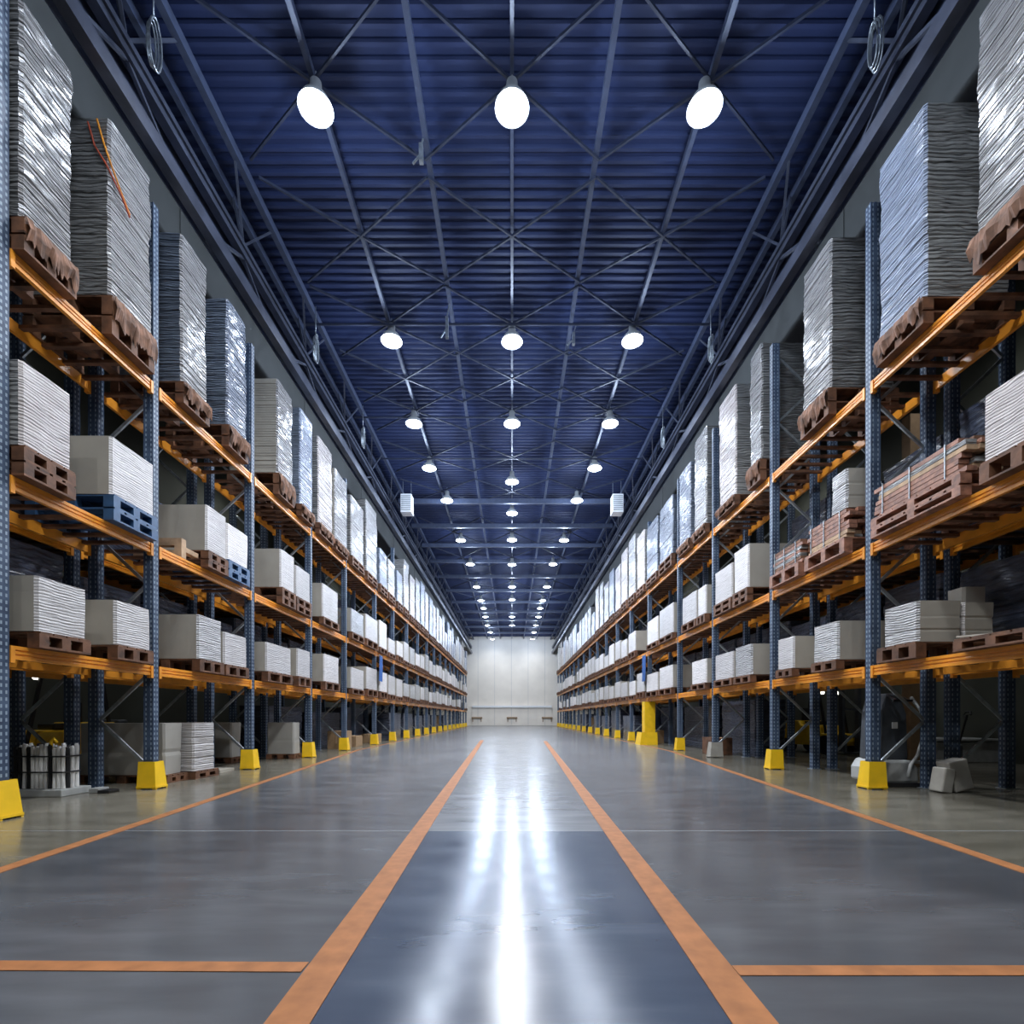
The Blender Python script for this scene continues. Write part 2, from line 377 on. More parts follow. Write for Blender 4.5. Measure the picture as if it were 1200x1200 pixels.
# post guards
def guard_mesh(mats):
    b = MB(); z = .42; t = .012
    # two tapered side plates and a tapered front plate around the post foot, aisle side +x, camera side -y
    o = (-.13, .16, -.13, .13); q = (-.125, .125, -.10, .10)
    b.frustum((o[0], o[1], o[2], o[2] + t), (q[0], q[1], q[2], q[2] + t), .03, z)          # towards the viewer
    b.frustum((o[0], o[1], o[3] - t, o[3]), (q[0], q[1], q[3] - t, q[3]), .03, z)
    b.frustum((o[1] - t, o[1], o[2] + t, o[3] - t), (q[1] - t, q[1], q[2] + t, q[3] - t), .03, z)
    for y in (o[2], o[3] - .03): b.box(-.13, -.07, y, y + .03, 0, .05); b.box(.11, .165, y, y + .03, 0, .05)
    b.box(-.13, .17, -.14, -.13, .02, .05); b.box(.16, .17, -.13, .13, .02, .05)
    return b.mesh('guard', mats)
me_guard = guard_mesh('yellow'); me_gg = guard_mesh('grey_guard')
for s in (-1, 1):
    for i, y in enumerate(POSTS[s]):
        if s == 1 and i == 0: continue
        grey = (s == 1 and i == 3)
        o = link('post_guard', me_gg if grey else me_guard, None, (s * 5.575, y, 0))
        o.scale = (-s, 1, 1)
        if grey: tag(o, 'grey unpainted post guard on the right rack', 'post guard', 'post guards along the right rack'); o.scale = (-s * 1.2, 1.1, 1)
        else:
            nm = 'near camera' if i < 7 else 'far down the aisle'
            w_ = ORD[i] if s < 0 else ORD[i - 1]
            tag(o, 'yellow steel guard around the foot of the %s upright in view, %s rack' % (w_, SIDE[s]), 'post guard', 'post guards along the %s rack' % SIDE[s])
# tall yellow cover on the right rack
t_ = thing('column_cover', 'tall yellow cover on a right rack upright halfway down the aisle', 'column cover', (5.575, 20.3, 0))
b = MB(); b.box(-.26, -.245, -.2, .2, .45, 1.72); b.box(-.26, .16, -.215, -.20, .45, 1.72); build('cover_panel', b, 'yellow', t_)
b = MB(); b.frustum((-.50, .2, -.42, -.40), (-.42, .2, -.37, -.35), 0, .5); b.frustum((-.50, -.485, -.4, .4), (-.42, -.405, -.35, .35), 0, .5); build('base_guard', b, 'yellow', t_)

# ------------------------------------------------------------------ pallets and loads
PXF, PXB = 5.36, 6.56
def pallet_parts(w, d, h):
    """w along x, d along y; returns mesh builders by part"""
    top, strg, bot = MB(), [], [MB(), MB(), MB()]
    n = max(4, int(d / .2)); bw = d / n
    for i in range(n): top.box(-w / 2, w / 2, -d / 2 + i * bw + .012, -d / 2 + (i + 1) * bw - .012, h - .024, h)
    tiers = 1 if h < .28 else 2
    th = h / tiers
    for j, x in enumerate((-w / 2, -.07, w / 2 - .14)):
        g = MB()
        for k in range(tiers):
            for y in (-d / 2, -.06, d / 2 - .12): g.box(x, x + .14, y, y + .12, k * th + .024, (k + 1) * th - .046)
            g.box(x, x + .14, -d / 2, d / 2, (k + 1) * th - .046, (k + 1) * th - .024)
        strg.append(g)
    for k in range(tiers):
        for j, x in enumerate((-w / 2, -.07, w / 2 - .14)): bot[j].box(x, x + .14, -d / 2, d / 2, k * th, k * th + .024)
        if k:
            for i in range(n): top.box(-w / 2, w / 2, -d / 2 + i * bw + .02, -d / 2 + (i + 1) * bw - .02, k * th - .024, k * th)
    return top, strg, bot
PCACHE = {}
def place_pallet(s, y0, y1, z, h, label, group, near, wood='wood', skirt=False, xf=PXF, xb=PXB):
    w = xb - xf; d = y1 - y0; loc = (s * (xf + xb) / 2, (y0 + y1) / 2, z)
    if near:
        r = thing('wooden_pallet' if wood != 'blue_plastic' else 'plastic_pallet', label, 'pallet', loc, group)
        top, strg, bot = pallet_parts(w, d, h)
        build('top_deck', top, wood, r)
        for g in strg: build('stringer', g, wood, r)
        for g in bot: build('bottom_board', g, wood, r)
        if skirt:
            b = MB(); n = 26; rr = random.Random(int(y0 * 100)); a = []
            for i in range(n + 1):
                yy = -d / 2 + d * i / n
                xx = -s * (w / 2 + .012 + .025 * noise.noise((i * .7, y0, 1)) + .02)
                zl = h * .45 - h * .40 * abs(noise.noise((i * .45, y0 * 3, 5))) * 1.6
                a.append((xx, yy, h - .01, max(.02, zl)))
            for side in (0, 1):
                pass
            vs = []
            for xx, yy, zt, zl in a: vs += [(xx, yy, zt), (xx - s * .03 + s * .02 * math.sin(yy * 23), yy, (zt + zl) / 2), (xx, yy, zl), (xx + s * .006, yy, zt), (xx - s * .024 + s * .02 * math.sin(yy * 23), yy, (zt + zl) / 2), (xx + s * .006, yy, zl)]
            fs = []
            for i in range(n):
                o = i * 6; q = o + 6
                fs += [(o, q, q + 1, o + 1), (o + 1, q + 1, q + 2, o + 2), (o + 3, o + 4, q + 4, q + 3), (o + 4, o + 5, q + 5, q + 4), (o, o + 3, q + 3, q), (o + 2, q + 2, q + 5, o + 5)]
            fs += [(0, 1, 4, 3), (1, 2, 5, 4), (n * 6, n * 6 + 3, n * 6 + 4, n * 6 + 1), (n * 6 + 1, n * 6 + 4, n * 6 + 5, n * 6 + 2)]
            b.add(vs, fs); build('torn_cardboard', b, 'wood_torn', r)
    else:
        h2 = math.floor(h * 100) / 100; k = (round(d, 1), h2, wood)
        if k not in PCACHE:
            top, strg, bot = pallet_parts(w, round(d, 1) - .02, h2)
            b = MB()
            for g in [top] + bot + strg: b.add(g.v, g.f)
            PCACHE[k] = b.mesh('pallet', wood)
        r = tag(link('wooden_pallet', PCACHE[k], None, loc), label, 'pallet', group)
    return r
def ring_pts(w, d, c, step):
    pts = []
    def seg(ax, ay, bx, by):
        L = math.hypot(bx - ax, by - ay); n = max(1, round(L / step))
        for i in range(n): pts.append((ax + (bx - ax) * i / n, ay + (by - ay) * i / n))
    X, Y = w / 2, d / 2
    seg(X, -Y + c, X, Y - c); seg(X, Y - c, X - c, Y); seg(X - c, Y, -X + c, Y); seg(-X + c, Y, -X, Y - c)
    seg(-X, Y - c, -X, -Y + c); seg(-X, -Y + c, -X + c, -Y); seg(-X + c, -Y, X - c, -Y); seg(X - c, -Y, X, -Y + c)
    return pts
def load_mesh(w, d, h, lay, step, amp, seed, mats, lean=0.0):
    b = MB(); rr = random.Random(seed); base = ring_pts(w, d, .03, step); n = len(base); rings = []
    zs = []; z = 0
    L = max(1, round(h / lay))
    for i in range(L):
        zs += [(h * i / L + .0, 1), (h * i / L + h / L * .72, 1), (h * (i + .86) / L, 0)]
    zs = zs[:-1] + [(h, 1)]
    jx = jy = 0
    for i, (z, outer) in enumerate(zs):
        if i % 3 == 0: jx, jy = rr.uniform(-1, 1) * amp * .6, rr.uniform(-1, 1) * amp * .6
        ins = 0 if outer else amp * .9
        g = []
        for (x, y) in base:
            q = noise.noise((x * 2.3 + seed, y * 2.3, z * 2.0)) * amp * 1.6 + noise.noise((x * 7 + seed, y * 7, z * 9)) * amp * .7
            f = 1 - (ins - q) / (min(w, d) / 2)
            g.append((x * f + jx, y * f + jy, z))
        rings.append(g)
    vs = [v for g in rings for v in g]; fs = []; m = len(rings)
    for i in range(m - 1):
        for k in range(n):
            k2 = (k + 1) % n
            nx = (base[k][1] - base[k2][1]); ny = (base[k2][0] - base[k][0])
            fs.append(((i * n + k, i * n + k2, (i + 1) * n + k2, (i + 1) * n + k), 1 if abs(ny) > abs(nx) else 0))
    b.add(vs, [])
    for f, mi in fs: b.f.append(list(f)); b.mi.append(mi)
    b.f.append(list(range((m - 1) * n, m * n))); b.mi.append(0)
    b.f.append(list(range(n - 1, -1, -1))); b.mi.append(0)
    return b.mesh('load', mats)
LV = {1: 'bottom shelf', 2: 'middle shelf', 3: 'top shelf'}
CNT = {}
def load(s, lv, y0, y1, zb, zt, bay, near, which, mats=None, pal='wood', xf=5.40, xb=6.50, kind=None):
    rr = random.Random(int(y0 * 977) + lv * 31 + (s + 1) * 7)
    if mats is None:
        if lv == 3:
            a = rr.random()
            mats = ['wrap_white', 'wrap_end'] if a < .42 else (['wrap_blue', 'wrap_end_blue'] if a < .78 else ['wrap_pink', 'wrap_end'])
        else: mats = ['wrap_low', 'card'] if rr.random() < .8 else ['wrap_white', 'card']
    w, d, h = xb - xf, y1 - y0, zt - zb
    if lv == 3: lay, step, amp = (.055, .11, .010) if near else (.22, .3, .012)
    else: lay, step, amp = (.9, .14, .005) if near else (.9, .3, .004)
    tint = {'wrap_blue': 'bluish', 'wrap_pink': 'warm white', 'wrap_white': 'white', 'wrap_low': 'pale grey', 'wrap_dark': 'dark'}[mats[0]]
    if lv == 3: desc = 'tall %s film-wrapped stack' % tint; nm = 'wrapped_stack'
    else: desc = '%s wrapped sheet stack' % tint; nm = 'sheet_stack'
    where = '%s load on the %s, %s bay, %s rack' % (which, LV[lv], ORD[bay], SIDE[s])
    o = link(nm, load_mesh(w, d, h, lay, step, amp, int(y0 * 53 + lv * 17 + s * 5) % 997, mats), None, (s * (xf + xb) / 2, (y0 + y1) / 2, zb))
    tag(o, desc + ', ' + where, 'wrapped load', 'wrapped loads on the %s of the %s rack' % (LV[lv], SIDE[s]))
    zbeam = BEAM_TOP[lv]
    place_pallet(s, y0 - .008, y1 + .008, zbeam + .002, zb - zbeam - .004,
                 ('blue plastic pallet' if pal == 'blue_plastic' else 'wooden pallet') + ' under the %s load, %s, %s bay, %s rack' % (which, LV[lv], ORD[bay], SIDE[s]),
                 'pallets on the %s of the %s rack' % (LV[lv], SIDE[s]), near, pal, skirt=(near and lv == 3), xf=min(PXF, xf - .04), xb=max(PXB, xb + .06))
    return o
W1 = ['wrap_white', 'wrap_end']; W2 = ['wrap_blue', 'wrap_end_blue']; W3 = ['wrap_low', 'card']; W4 = ['wrap_white', 'card']; W5 = ['wrap_pink', 'wrap_end']
TABLE = [
 (-1, 3, 0, 5.52, 6.17, 6.62, 9.0, W1), (-1, 3, 0, 6.73, 7.52, 6.77, 9.14, W1),
 (-1, 3, 1, 8.20, 8.89, 6.60, 9.02, ['wrap_white', 'wrap_end_blue']), (-1, 3, 1, 9.51, 10.20, 6.66, 9.03, W2),
 (-1, 3, 2, 11.55, 12.35, 6.74, 8.90, W4), (-1, 3, 2, 12.80, 13.55, 6.56, 9.00, W2),
 (-1, 3, 3, 13.99, 15.05, 6.55, 8.96, W5), (-1, 3, 3, 15.3, 16.4, 6.55, 8.7, W4),
 (-1, 2, 0, 5.52, 6.16, 4.10, 5.04, W5), (-1, 2, 0, 6.76, 7.58, 4.11, 4.89, W3),
 (-1, 2, 1, 8.87, 9.48, 4.06, 4.86, W3), (-1, 2, 1, 9.51, 10.26, 4.10, 4.79, W3),
 (-1, 2, 2, 11.72, 12.45, 4.15, 5.04, W3), (-1, 2, 2, 12.53, 13.42, 4.13, 4.91, W3),
 (-1, 2, 3, 14.30, 15.56, 3.98, 4.93, W3),
 (-1, 1, 0, 5.70, 6.38, 2.08, 2.71, W3), (-1, 1, 0, 6.83, 7.50, 2.09, 2.70, W3),
 (-1, 1, 1, 8.63, 9.34, 2.11, 2.87, W4), (-1, 1, 1, 9.42, 10.22, 2.10, 2.71, W3),
 (-1, 1, 2, 11.03, 12.26, 2.12, 2.76, W3), (-1, 1, 2, 12.62, 13.42, 2.14, 2.84, W3),
 (-1, 1, 3, 14.43, 15.64, 2.14, 2.93, W3),
 (1, 3, 0, 4.92, 5.83, 6.65, 9.18, W1), (1, 3, 0, 6.55, 7.38, 6.60, 9.13, ['wrap_blue', 'wrap_end']),
 (1, 3, 1, 8.51, 9.31, 6.70, 9.24, W1), (1, 3, 2, 10.85, 11.40, 6.70, 9.20, ['wrap_white', 'wrap_end']),
 (1, 3, 2, 12.10, 13.07, 6.49, 9.15, W5), (1, 3, 3, 13.95, 14.85, 6.51, 9.20, W1), (1, 3, 3, 15.2, 16.2, 6.55, 8.85, W2),
 (1, 2, 0, 4.92, 5.75, 4.0, 4.76, W5),
 (1, 2, 2, 11.45, 12.20, 4.08, 5.07, W3), (1, 2, 2, 12.31, 13.34, 4.06, 4.90, W3),
 (1, 2, 3, 13.97, 14.60, 4.0, 4.80, W3), (1, 2, 3, 14.70, 15.9, 4.0, 4.83, W3),
 (1, 1, 1, 8.31, 8.99, 2.06, 2.70, W4), (1, 1, 1, 9.62, 10.20, 2.05, 2.66, W3),
 (1, 1, 2, 11.30, 12.15, 2.07, 2.76, W4), (1, 1, 2, 12.26, 13.34, 2.07, 2.72, W3),
 (1, 1, 3, 13.95, 15.05, 2.07, 2.74, W3),
]
per = {}
for row in TABLE: per.setdefault(row[:3], []).append(row)
LOADS = {}
for k, rows in per.items():
    nmz = ['nearer', 'farther'] if len(rows) == 2 else ['only']
    for nm, (s, lv, bay, y0, y1, zb, zt, mats) in zip(nmz, rows):
        pal = 'blue_plastic' if (s, lv, bay, nm) in ((-1, 2, 0, 'farther'), (-1, 2, 1, 'farther')) else 'wood'
        LOADS[(s, lv, bay, nm)] = load(s, lv, y0, y1, zb, zt, bay, True, nm, mats, pal)
# the bays farther down the aisle
for s in (-1, 1):
    ps = POSTS[s]
    for bay in range(4, len(ps) - 1):
        for lv in (1, 2, 3):
            a, e = ps[bay] + .12, ps[bay + 1] - .12
            rr = random.Random(bay * 13 + lv * 101 + (s + 1) * 50)
            slots = [(a + .02, (a + e) / 2 - .08), ((a + e) / 2 + .08, e - .02)]
            if lv == 1 and bay > 12 and rr.random() < .6: slots = slots[:1]
            if lv != 3 and rr.random() < .15: slots = slots[1:]
            nmz = ['nearer', 'farther'] if len(slots) == 2 else ['only']
            for nm, (y0, y1) in zip(nmz, slots):
                zb = BEAM_TOP[lv] + (.32 if lv == 3 else .20) + rr.choice((0, .03, .08))
                h = {3: rr.uniform(1.95, 2.68), 2: rr.uniform(.62, 1.10), 1: rr.uniform(.58, .85)}[lv]
                if lv == 3 and rr.random() < .14: h = 1.45
                sh = rr.uniform(0, .12)
                load(s, lv, y0 + sh, y1 - rr.uniform(0, .15), zb, zb + h, bay, False, nm)

# right rack, bottom shelf, first bay: long low stack of board bundles side by side into the rack depth
def boxy(name, s, x0, x1, y0, y1, z0, z1, mats, label, cat, group=None, lay=.2, step=.15, amp=.006):
    o = link(name, load_mesh(x1 - x0, y1 - y0, z1 - z0, lay, step, amp, int(x0 * 91 + y0 * 17) % 991, mats), None, (s * (x0 + x1) / 2, (y0 + y1) / 2, z0))
    return tag(o, label, cat, group)
boxy('sheet_stack', 1, 5.42, 6.02, 6.70, 7.32, 2.11, 2.66, W4, 'pale board stack with torn film at its corner, right rack bottom shelf, first bay', 'wrapped load', 'wrapped loads on the bottom shelf of the right rack')
boxy('sheet_stack', 1, 6.04, 6.48, 6.72, 7.30, 2.11, 2.64, W3, 'pale board stack behind the torn-film stack, right rack bottom shelf, first bay', 'wrapped load', 'wrapped loads on the bottom shelf of the right rack')
place_pallet(1, 6.66, 7.38, 1.892, .214, 'wooden pallet under two pale board stacks, right rack bottom shelf, first bay', 'pallets on the bottom shelf of the right rack', True)
boxy('carton', 1, 6.30, 6.62, 7.0, 7.28, 2.66, 2.92, ['card', 'card'], 'small grey carton on top of the board stacks, right rack', 'carton')
place_pallet(1, 5.15, 6.10, 1.892, .15, 'empty wooden pallet in front of the board stacks, right rack bottom shelf', 'pallets on the bottom shelf of the right rack', True)
b = MB(); b.box(5.62, 6.62, 5.7, 6.35, 0, .022, rot=Matrix.Rotation(math.radians(5), 3, 'X')); tag(build('board', b, 'card', None, (0, 0, 2.078)), 'thin grey board lying aslant on the empty pallet, right rack', 'board')
# bundles of slats on the right rack's middle shelf
def slat_bundle(y0, y1, z0, z1, label, seed, x0=5.42, x1=6.42):
    r = thing('slat_bundle', label, 'slat bundle', ((x0 + x1) / 2, (y0 + y1) / 2, z0), 'slat bundles on the middle shelf of the right rack')
    rr = random.Random(seed); d = y1 - y0; w = x1 - x0; h = z1 - z0; nz = 7; nx = 7
    k = 0
    for i in range(nz):
        for j in range(nx):
            if i == nz - 1 and rr.random() < .3: continue
            b = MB(); xw = w / nx; zh = h / nz; a = rr.uniform(-.10, .06)
            b.box(-w / 2 + j * xw + .006, -w / 2 + (j + 1) * xw - .006, -d / 2 + a + .1, d / 2 + a - .08, i * zh + .002, (i + 1) * zh - .006,
                  rot=Matrix.Rotation(rr.uniform(-.012, .012), 3, 'Z'))
            build('slat', b, rr.choice(['wood_red', 'wood_red', 'wood_red', 'wood_torn', 'wood_torn', 'wrap_end', 'wood_pale']), r)
    for y in (-d * .3, d * .05, d * .36):
        b = MB(); e = .01
        b.box(-w / 2 - e, -w / 2, y, y + .016, 0, h + e); b.box(w / 2, w / 2 + e, y, y + .016, 0, h + e); b.box(-w / 2, w / 2, y, y + .016, h, h + e)
        build('strap', b, 'galv', r)
    place_pallet(1, y0 + .05, y1 - .05, 3.762, z0 - 3.764, 'wooden pallet under the ' + label.split(' on ')[0], 'pallets on the middle shelf of the right rack', True, wood='wood_red')
slat_bundle(5.95, 7.55, 4.05, 4.50, 'long red-brown slat bundle on the right rack middle shelf, first bay', 3)
slat_bundle(8.05, 9.25, 4.02, 4.50, 'stepped red-brown slat bundle on the right rack middle shelf, second bay, nearer half', 5)
slat_bundle(9.35, 10.50, 4.02, 4.46, 'paler slat bundle on the right rack middle shelf, second bay, farther half', 8)
boxy('wrapped_sheet_bale', 1, 5.44, 5.90, 8.15, 8.55, 4.515, 5.15, W4, 'narrow white wrapped bale standing on the slat bundle, right rack', 'bale')
# red and orange straps at the top of the left rack's second tall stack
sb = LOADS[(-1, 3, 0, 'farther')]
for k, (dx, dz) in enumerate(((0, 0), (-.12, -.04))):
    b = MB(); pts = [(.42 + dx, -.44, 2.30 + dz), (.50 + dx, -.43, 2.0 + dz), (.58 + dx * .4, -.42, 1.75 + dz), (.60, -.26, 1.52 + dz), (.60, -.1, 1.36 + dz)]
    o = build('strap', b if not b.tube(pts, .012, 6) else b, 'red' if k else 'orange', sb)
# carton beam-end timber on left middle shelf
b = MB(); b.box(-6.3, -5.5, 8.35, 8.47, 0, .12); b.box(-6.3, -5.5, 8.35, 8.47, .2, .32); b.box(-6.3, -6.18, 8.35, 8.8, .12, .2); b.box(-5.62, -5.5, 8.35, 8.8, .12, .2)
tag(build('timber_crate', b, 'wood_pale', None, (0, 0, 3.764)), 'pale timber bearers on the left rack middle shelf, second bay', 'timber')

# dark goods in the rear racks
for s in (-1, 1):
    for bay in range(8):
        for lv in (1, 2):
            a, e = REARY[s][bay] + .1, REARY[s][bay + 1] - .1
            rr = random.Random(bay * 5 + lv + s * 3)
            for q, nm in ((0, 'nearer'), (1, 'farther')):
                y0 = a + q * (e - a) / 2 + .05; y1 = a + (q + 1) * (e - a) / 2 - .05
                h = (rr.uniform(1.35, 1.65) if lv == 1 else rr.uniform(1.4, 2.1))
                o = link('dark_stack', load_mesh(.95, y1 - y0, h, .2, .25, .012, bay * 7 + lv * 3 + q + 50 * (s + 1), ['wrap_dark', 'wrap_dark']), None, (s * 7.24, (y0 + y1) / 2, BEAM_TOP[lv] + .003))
                tag(o, 'dark film-wrapped stack in the rack behind, %s load, %s, %s bay, %s side' % (nm, LV[lv], ORD[bay], SIDE[s]), 'wrapped load', 'dark stacks in the rack behind the %s rack' % SIDE[s])

for s in (-1, 1):
    for bay in range(3, 8):
        rr = random.Random(bay * 17 + s)
        y0, y1 = REARY[s][bay] + .3, REARY[s][bay + 1] - .4; h = rr.uniform(1.25, 1.6)
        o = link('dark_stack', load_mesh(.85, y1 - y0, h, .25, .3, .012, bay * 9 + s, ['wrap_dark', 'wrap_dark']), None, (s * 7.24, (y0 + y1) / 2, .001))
        tag(o, 'dark wrapped stack on the floor of the rack behind, %s bay, %s side' % (ORD[bay], SIDE[s]), 'wrapped load', 'dark stacks on the floor behind the %s rack' % SIDE[s])
# dark goods on the floor of the far bays
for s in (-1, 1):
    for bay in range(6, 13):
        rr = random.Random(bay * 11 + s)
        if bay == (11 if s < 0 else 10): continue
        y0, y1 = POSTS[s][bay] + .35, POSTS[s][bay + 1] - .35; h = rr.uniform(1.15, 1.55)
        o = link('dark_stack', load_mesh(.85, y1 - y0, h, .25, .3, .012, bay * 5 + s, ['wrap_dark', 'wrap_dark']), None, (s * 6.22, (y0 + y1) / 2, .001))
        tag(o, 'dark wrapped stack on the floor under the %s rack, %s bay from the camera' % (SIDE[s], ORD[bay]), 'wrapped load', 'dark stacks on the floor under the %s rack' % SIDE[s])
# ------------------------------------------------------------------ floor goods, left
G = 'board stacks on the floor under the left rack'
def low_pallet(s, x0, x1, y0, y1, label, wood='wood'):
    return place_pallet(s, y0, y1, .001, .135, label, 'pallets on the floor under the left rack', True, wood=wood, xf=x0, xb=x1)
boxy('board_stack', -1, 5.78, 7.20, 8.34, 8.80, .14, 1.0, ['card_dark', 'card_dark'], 'wide grey board stack on the floor behind the second left guard', 'board stack', G, .4, .4, .004)
low_pallet(-1, 5.70, 7.24, 8.30, 8.84, 'low dark pallet under the wide grey board stack')
boxy('board_stack', -1, 5.62, 6.6, 8.86, 9.5, .14, 1.0, ['wrap_low', 'wrap_low'], 'white wrapped stack on the floor beside the wide grey board stack', 'board stack', G, .12, .12, .01)
low_pallet(-1, 5.58, 6.64, 8.85, 9.56, 'low pallet under the white wrapped floor stack')
boxy('board_stack', -1, 5.72, 6.42, 13.15, 13.55, .14, .96, ['card_dark', 'card_dark'], 'grey board stack on the floor beside the third left guard, aisle side', 'board stack', G, .4, .4, .004)
low_pallet(-1, 5.70, 6.43, 13.12, 13.58, 'low pallet under the aisle-side grey board stack')
boxy('board_stack', -1, 6.72, 7.66, 12.0, 12.45, .14, .97, ['card_dark', 'card_dark'], 'grey board stack on the floor farther from the aisle, behind the second left upright', 'board stack', G, .4, .4, .004)
low_pallet(-1, 6.70, 7.68, 11.97, 12.48, 'low pallet under the inner grey board stack')
b = MB(); b.box(-.42, .42, -.25, .25, 0, .06); tag(build('plywood_offcut', b, 'card', None, (-6.15, 10.1, 0.001)), 'pale low board on the floor beside the white wrapped floor stack', 'board')
# bundle of white and black tubes
t_ = thing('tube_bundle', 'strapped bundle of upright white and black tubes beside the first left guard', 'tube bundle', (-6.62, 7.15, .10))
rr = random.Random(4)
for j in range(4):
    for i in range(12):
        x = -.33 + .06 * i; y = -.12 + .075 * j
        b = MB(); h = .60 + rr.uniform(-.03, .03); blk = (i in (3, 8)) or rr.random() < .12
        b.tube([(x, y, 0), (x, y, h - .03), (x + rr.uniform(-.01, .01), y, h)], [.027, .027, .02], 8)
        build('black_tube' if blk else 'white_tube', b, 'black' if blk else 'white_tube', t_, smooth=False)
for z in (.22, .44):
    b = MB(); b.box(-.365, .365, -.155, -.149, z, z + .02); b.box(-.365, .365, .135, .141, z, z + .02); b.box(-.365, -.359, -.149, .135, z, z + .02); b.box(.359, .365, -.149, .135, z, z + .02)
    build('strap', b, 'black', t_)
b = MB(); b.tube([(.15, -.1, .55), (.17, -.13, .66), (.2, -.12, .70), (.23, -.1, .64)], .02, 8); build('hose_end', b, 'yellow', t_, smooth=True)
b = MB(); b.box(-7.05, -6.2, 6.9, 7.4, .0, .098); tag(build('plinth_slab', b, 'light_grey', bevel=.01), 'low light grey slab under the strapped tubes', 'slab')
b = MB(); b.box(-6.12, -5.98, 7.25, 7.45, 0, .07); b.box(-5.97, -5.80, 7.22, 7.42, 0, .045, mi=1); tag(build('door_wedge', b, ['light_grey', 'black'], bevel=.008), 'small black and white block on the floor beside the tubes', 'block')
# forklifts glimpsed beyond the racks
def forklift(x, y, rot, label):
    r = thing('forklift', label, 'forklift', (x, y, 0), None, rot)
    b = MB(); b.prism([(-1.0, .25), (.75, .25), (.75, .6), (.35, .62), (.30, .85), (-.35, .85), (-.45, 1.0), (-1.0, 1.0)], 'x', -.5, .5)
    # prism's first axis is y here
    build('body', b, 'yellow', r, bevel=.03)
    b = MB(); b.box(-.52, .52, -1.25, -1.0, .3, 1.05); build('counterweight', b, 'dark_grey', r, bevel=.05)
    b = MB()
    for sx in (-.45, .45):
        b.bar((sx, .45, .62), (sx, .2, 2.05), .05); b.bar((sx, -.9, 1.0), (sx, -.75, 2.05), .05)
        b.bar((sx, .2, 2.05), (sx, -.75, 2.05), .05)
    for k in range(6): b.bar((-.45, .2 - .19 * k, 2.05), (.45, .2 - .19 * k, 2.05), .03)
    build('overhead_guard', b, 'black', r)
    b = MB()
    for sx in (-.33, .33): b.box(sx - .05, sx + .05, .8, .92, .1, 2.2)
    for z in (.5, 1.3, 2.15): b.box(-.33, .33, .83, .89, z, z + .06)
    build('mast', b, 'dark_grey', r)
    for sx in (-.3, .3):
        b = MB(); b.box(sx - .05, sx + .05, .92, 1.95, .06, .10); b.box(sx - .05, sx + .05, .92, .96, .06, .6); build('fork', b, 'dark_grey', r)
    for sx in (-.48, .48):
        for yy, rad in ((.5, .28), (-.8, .22)):
            b = MB(); b.tube([(sx - .09, yy, rad), (sx + .09, yy, rad)], rad, 20); build('wheel', b, 'black', r)
    b = MB(); b.box(-.25, .25, -.5, -.05, .86, .98); b.box(-.25, .25, -.55, -.47, .98, 1.4); build('seat', b, 'black', r, bevel=.03)
    for sx in (-.36, .36):
        b = MB(); b.tube([(sx, .30, 1.85), (sx, .24, 1.85)], .06, 12); build('headlight', b, 'headlight', r)
    return r
forklift(-9.0, 9.6, math.radians(160), 'yellow forklift parked beyond the left rack')
forklift(9.6, 15.5, math.radians(200), 'yellow forklift parked beyond the right rack')
# floor scrubber, right
t_ = thing('floor_scrubber', 'dark grey floor scrubber parked inside the right rack beside the first yellow guard', 'floor scrubber', (6.10, 8.25, 0))
b = MB(); b.prism([(-.26, .42), (.22, .42), (.20, 1.15), (.08, 1.48), (-.14, 1.48), (-.22, 1.2)], 'y', -.25, .2); build('tank', b, 'dark_grey', t_, bevel=.03)
b = MB(); b.prism([(-.34, .06), (.32, .06), (.32, .30), (.20, .42), (-.26, .42), (-.34, .28)], 'y', -.34, .3); build('base', b, 'light_grey', t_, bevel=.04)
b = MB(); b.tube([(.22, -.3, 1.42), (.33, -.36, 1.2), (.34, -.38, .75), (.26, -.38, .5), (.14, -.40, .36), (.08, -.42, .16)], .025, 10); build('hose', b, 'light_grey', t_, smooth=True)
b = MB(); b.bar((-.1, -.2, 1.46), (-.1, -.42, 1.36), .03); b.bar((.08, -.2, 1.46), (.08, -.42, 1.36), .03); b.bar((-.16, -.42, 1.36), (.14, -.42, 1.36), .035); build('handle', b, 'black', t_)
b = MB(); b.box(-.05, .03, -.275, -.255, .92, 1.02); build('label_plate', b, 'white_tube', t_)
b = MB(); b.box(-.40, .40, -.40, -.34, .005, .07); build('squeegee', b, 'black', t_)
# loose grey guards on the floor
b = MB(); rot = Matrix.Rotation(math.radians(-14), 3, 'Y'); b.box(-.16, .12, -.12, .12, .03, .48, rot=rot); b.box(-.30, -.14, -.14, .10, .0, .36, rot=Matrix.Rotation(math.radians(10), 3, 'Y'))
tag(build('loose_guard', b, 'grey_guard', None, (6.53, 7.38, .0), bevel=.02), 'loose grey post guard leaning at the rear foot of the right upright', 'post guard')
t_ = thing('pallet_truck', 'grey hand pallet truck standing beyond the right rack by the wall', 'pallet truck', (9.6, 11.2, 0), None, math.radians(70))
b = MB(); b.box(-.27, -.11, -.1, 1.05, .07, .13); b.box(.11, .27, -.1, 1.05, .07, .13); build('forks', b, 'light_grey', t_)
b = MB(); b.box(-.2, .2, -.3, -.1, .08, .5); build('pump_body', b, 'dark_grey', t_, bevel=.03)
b = MB(); b.tube([(0, -.28, .4), (0, -.45, 1.15)], .02, 8); b.tube([(-.15, -.45, 1.15), (-.1, -.47, 1.22), (.1, -.47, 1.22), (.15, -.45, 1.15), (0, -.44, 1.05)], .018, 8); build('tiller', b, 'black', t_)
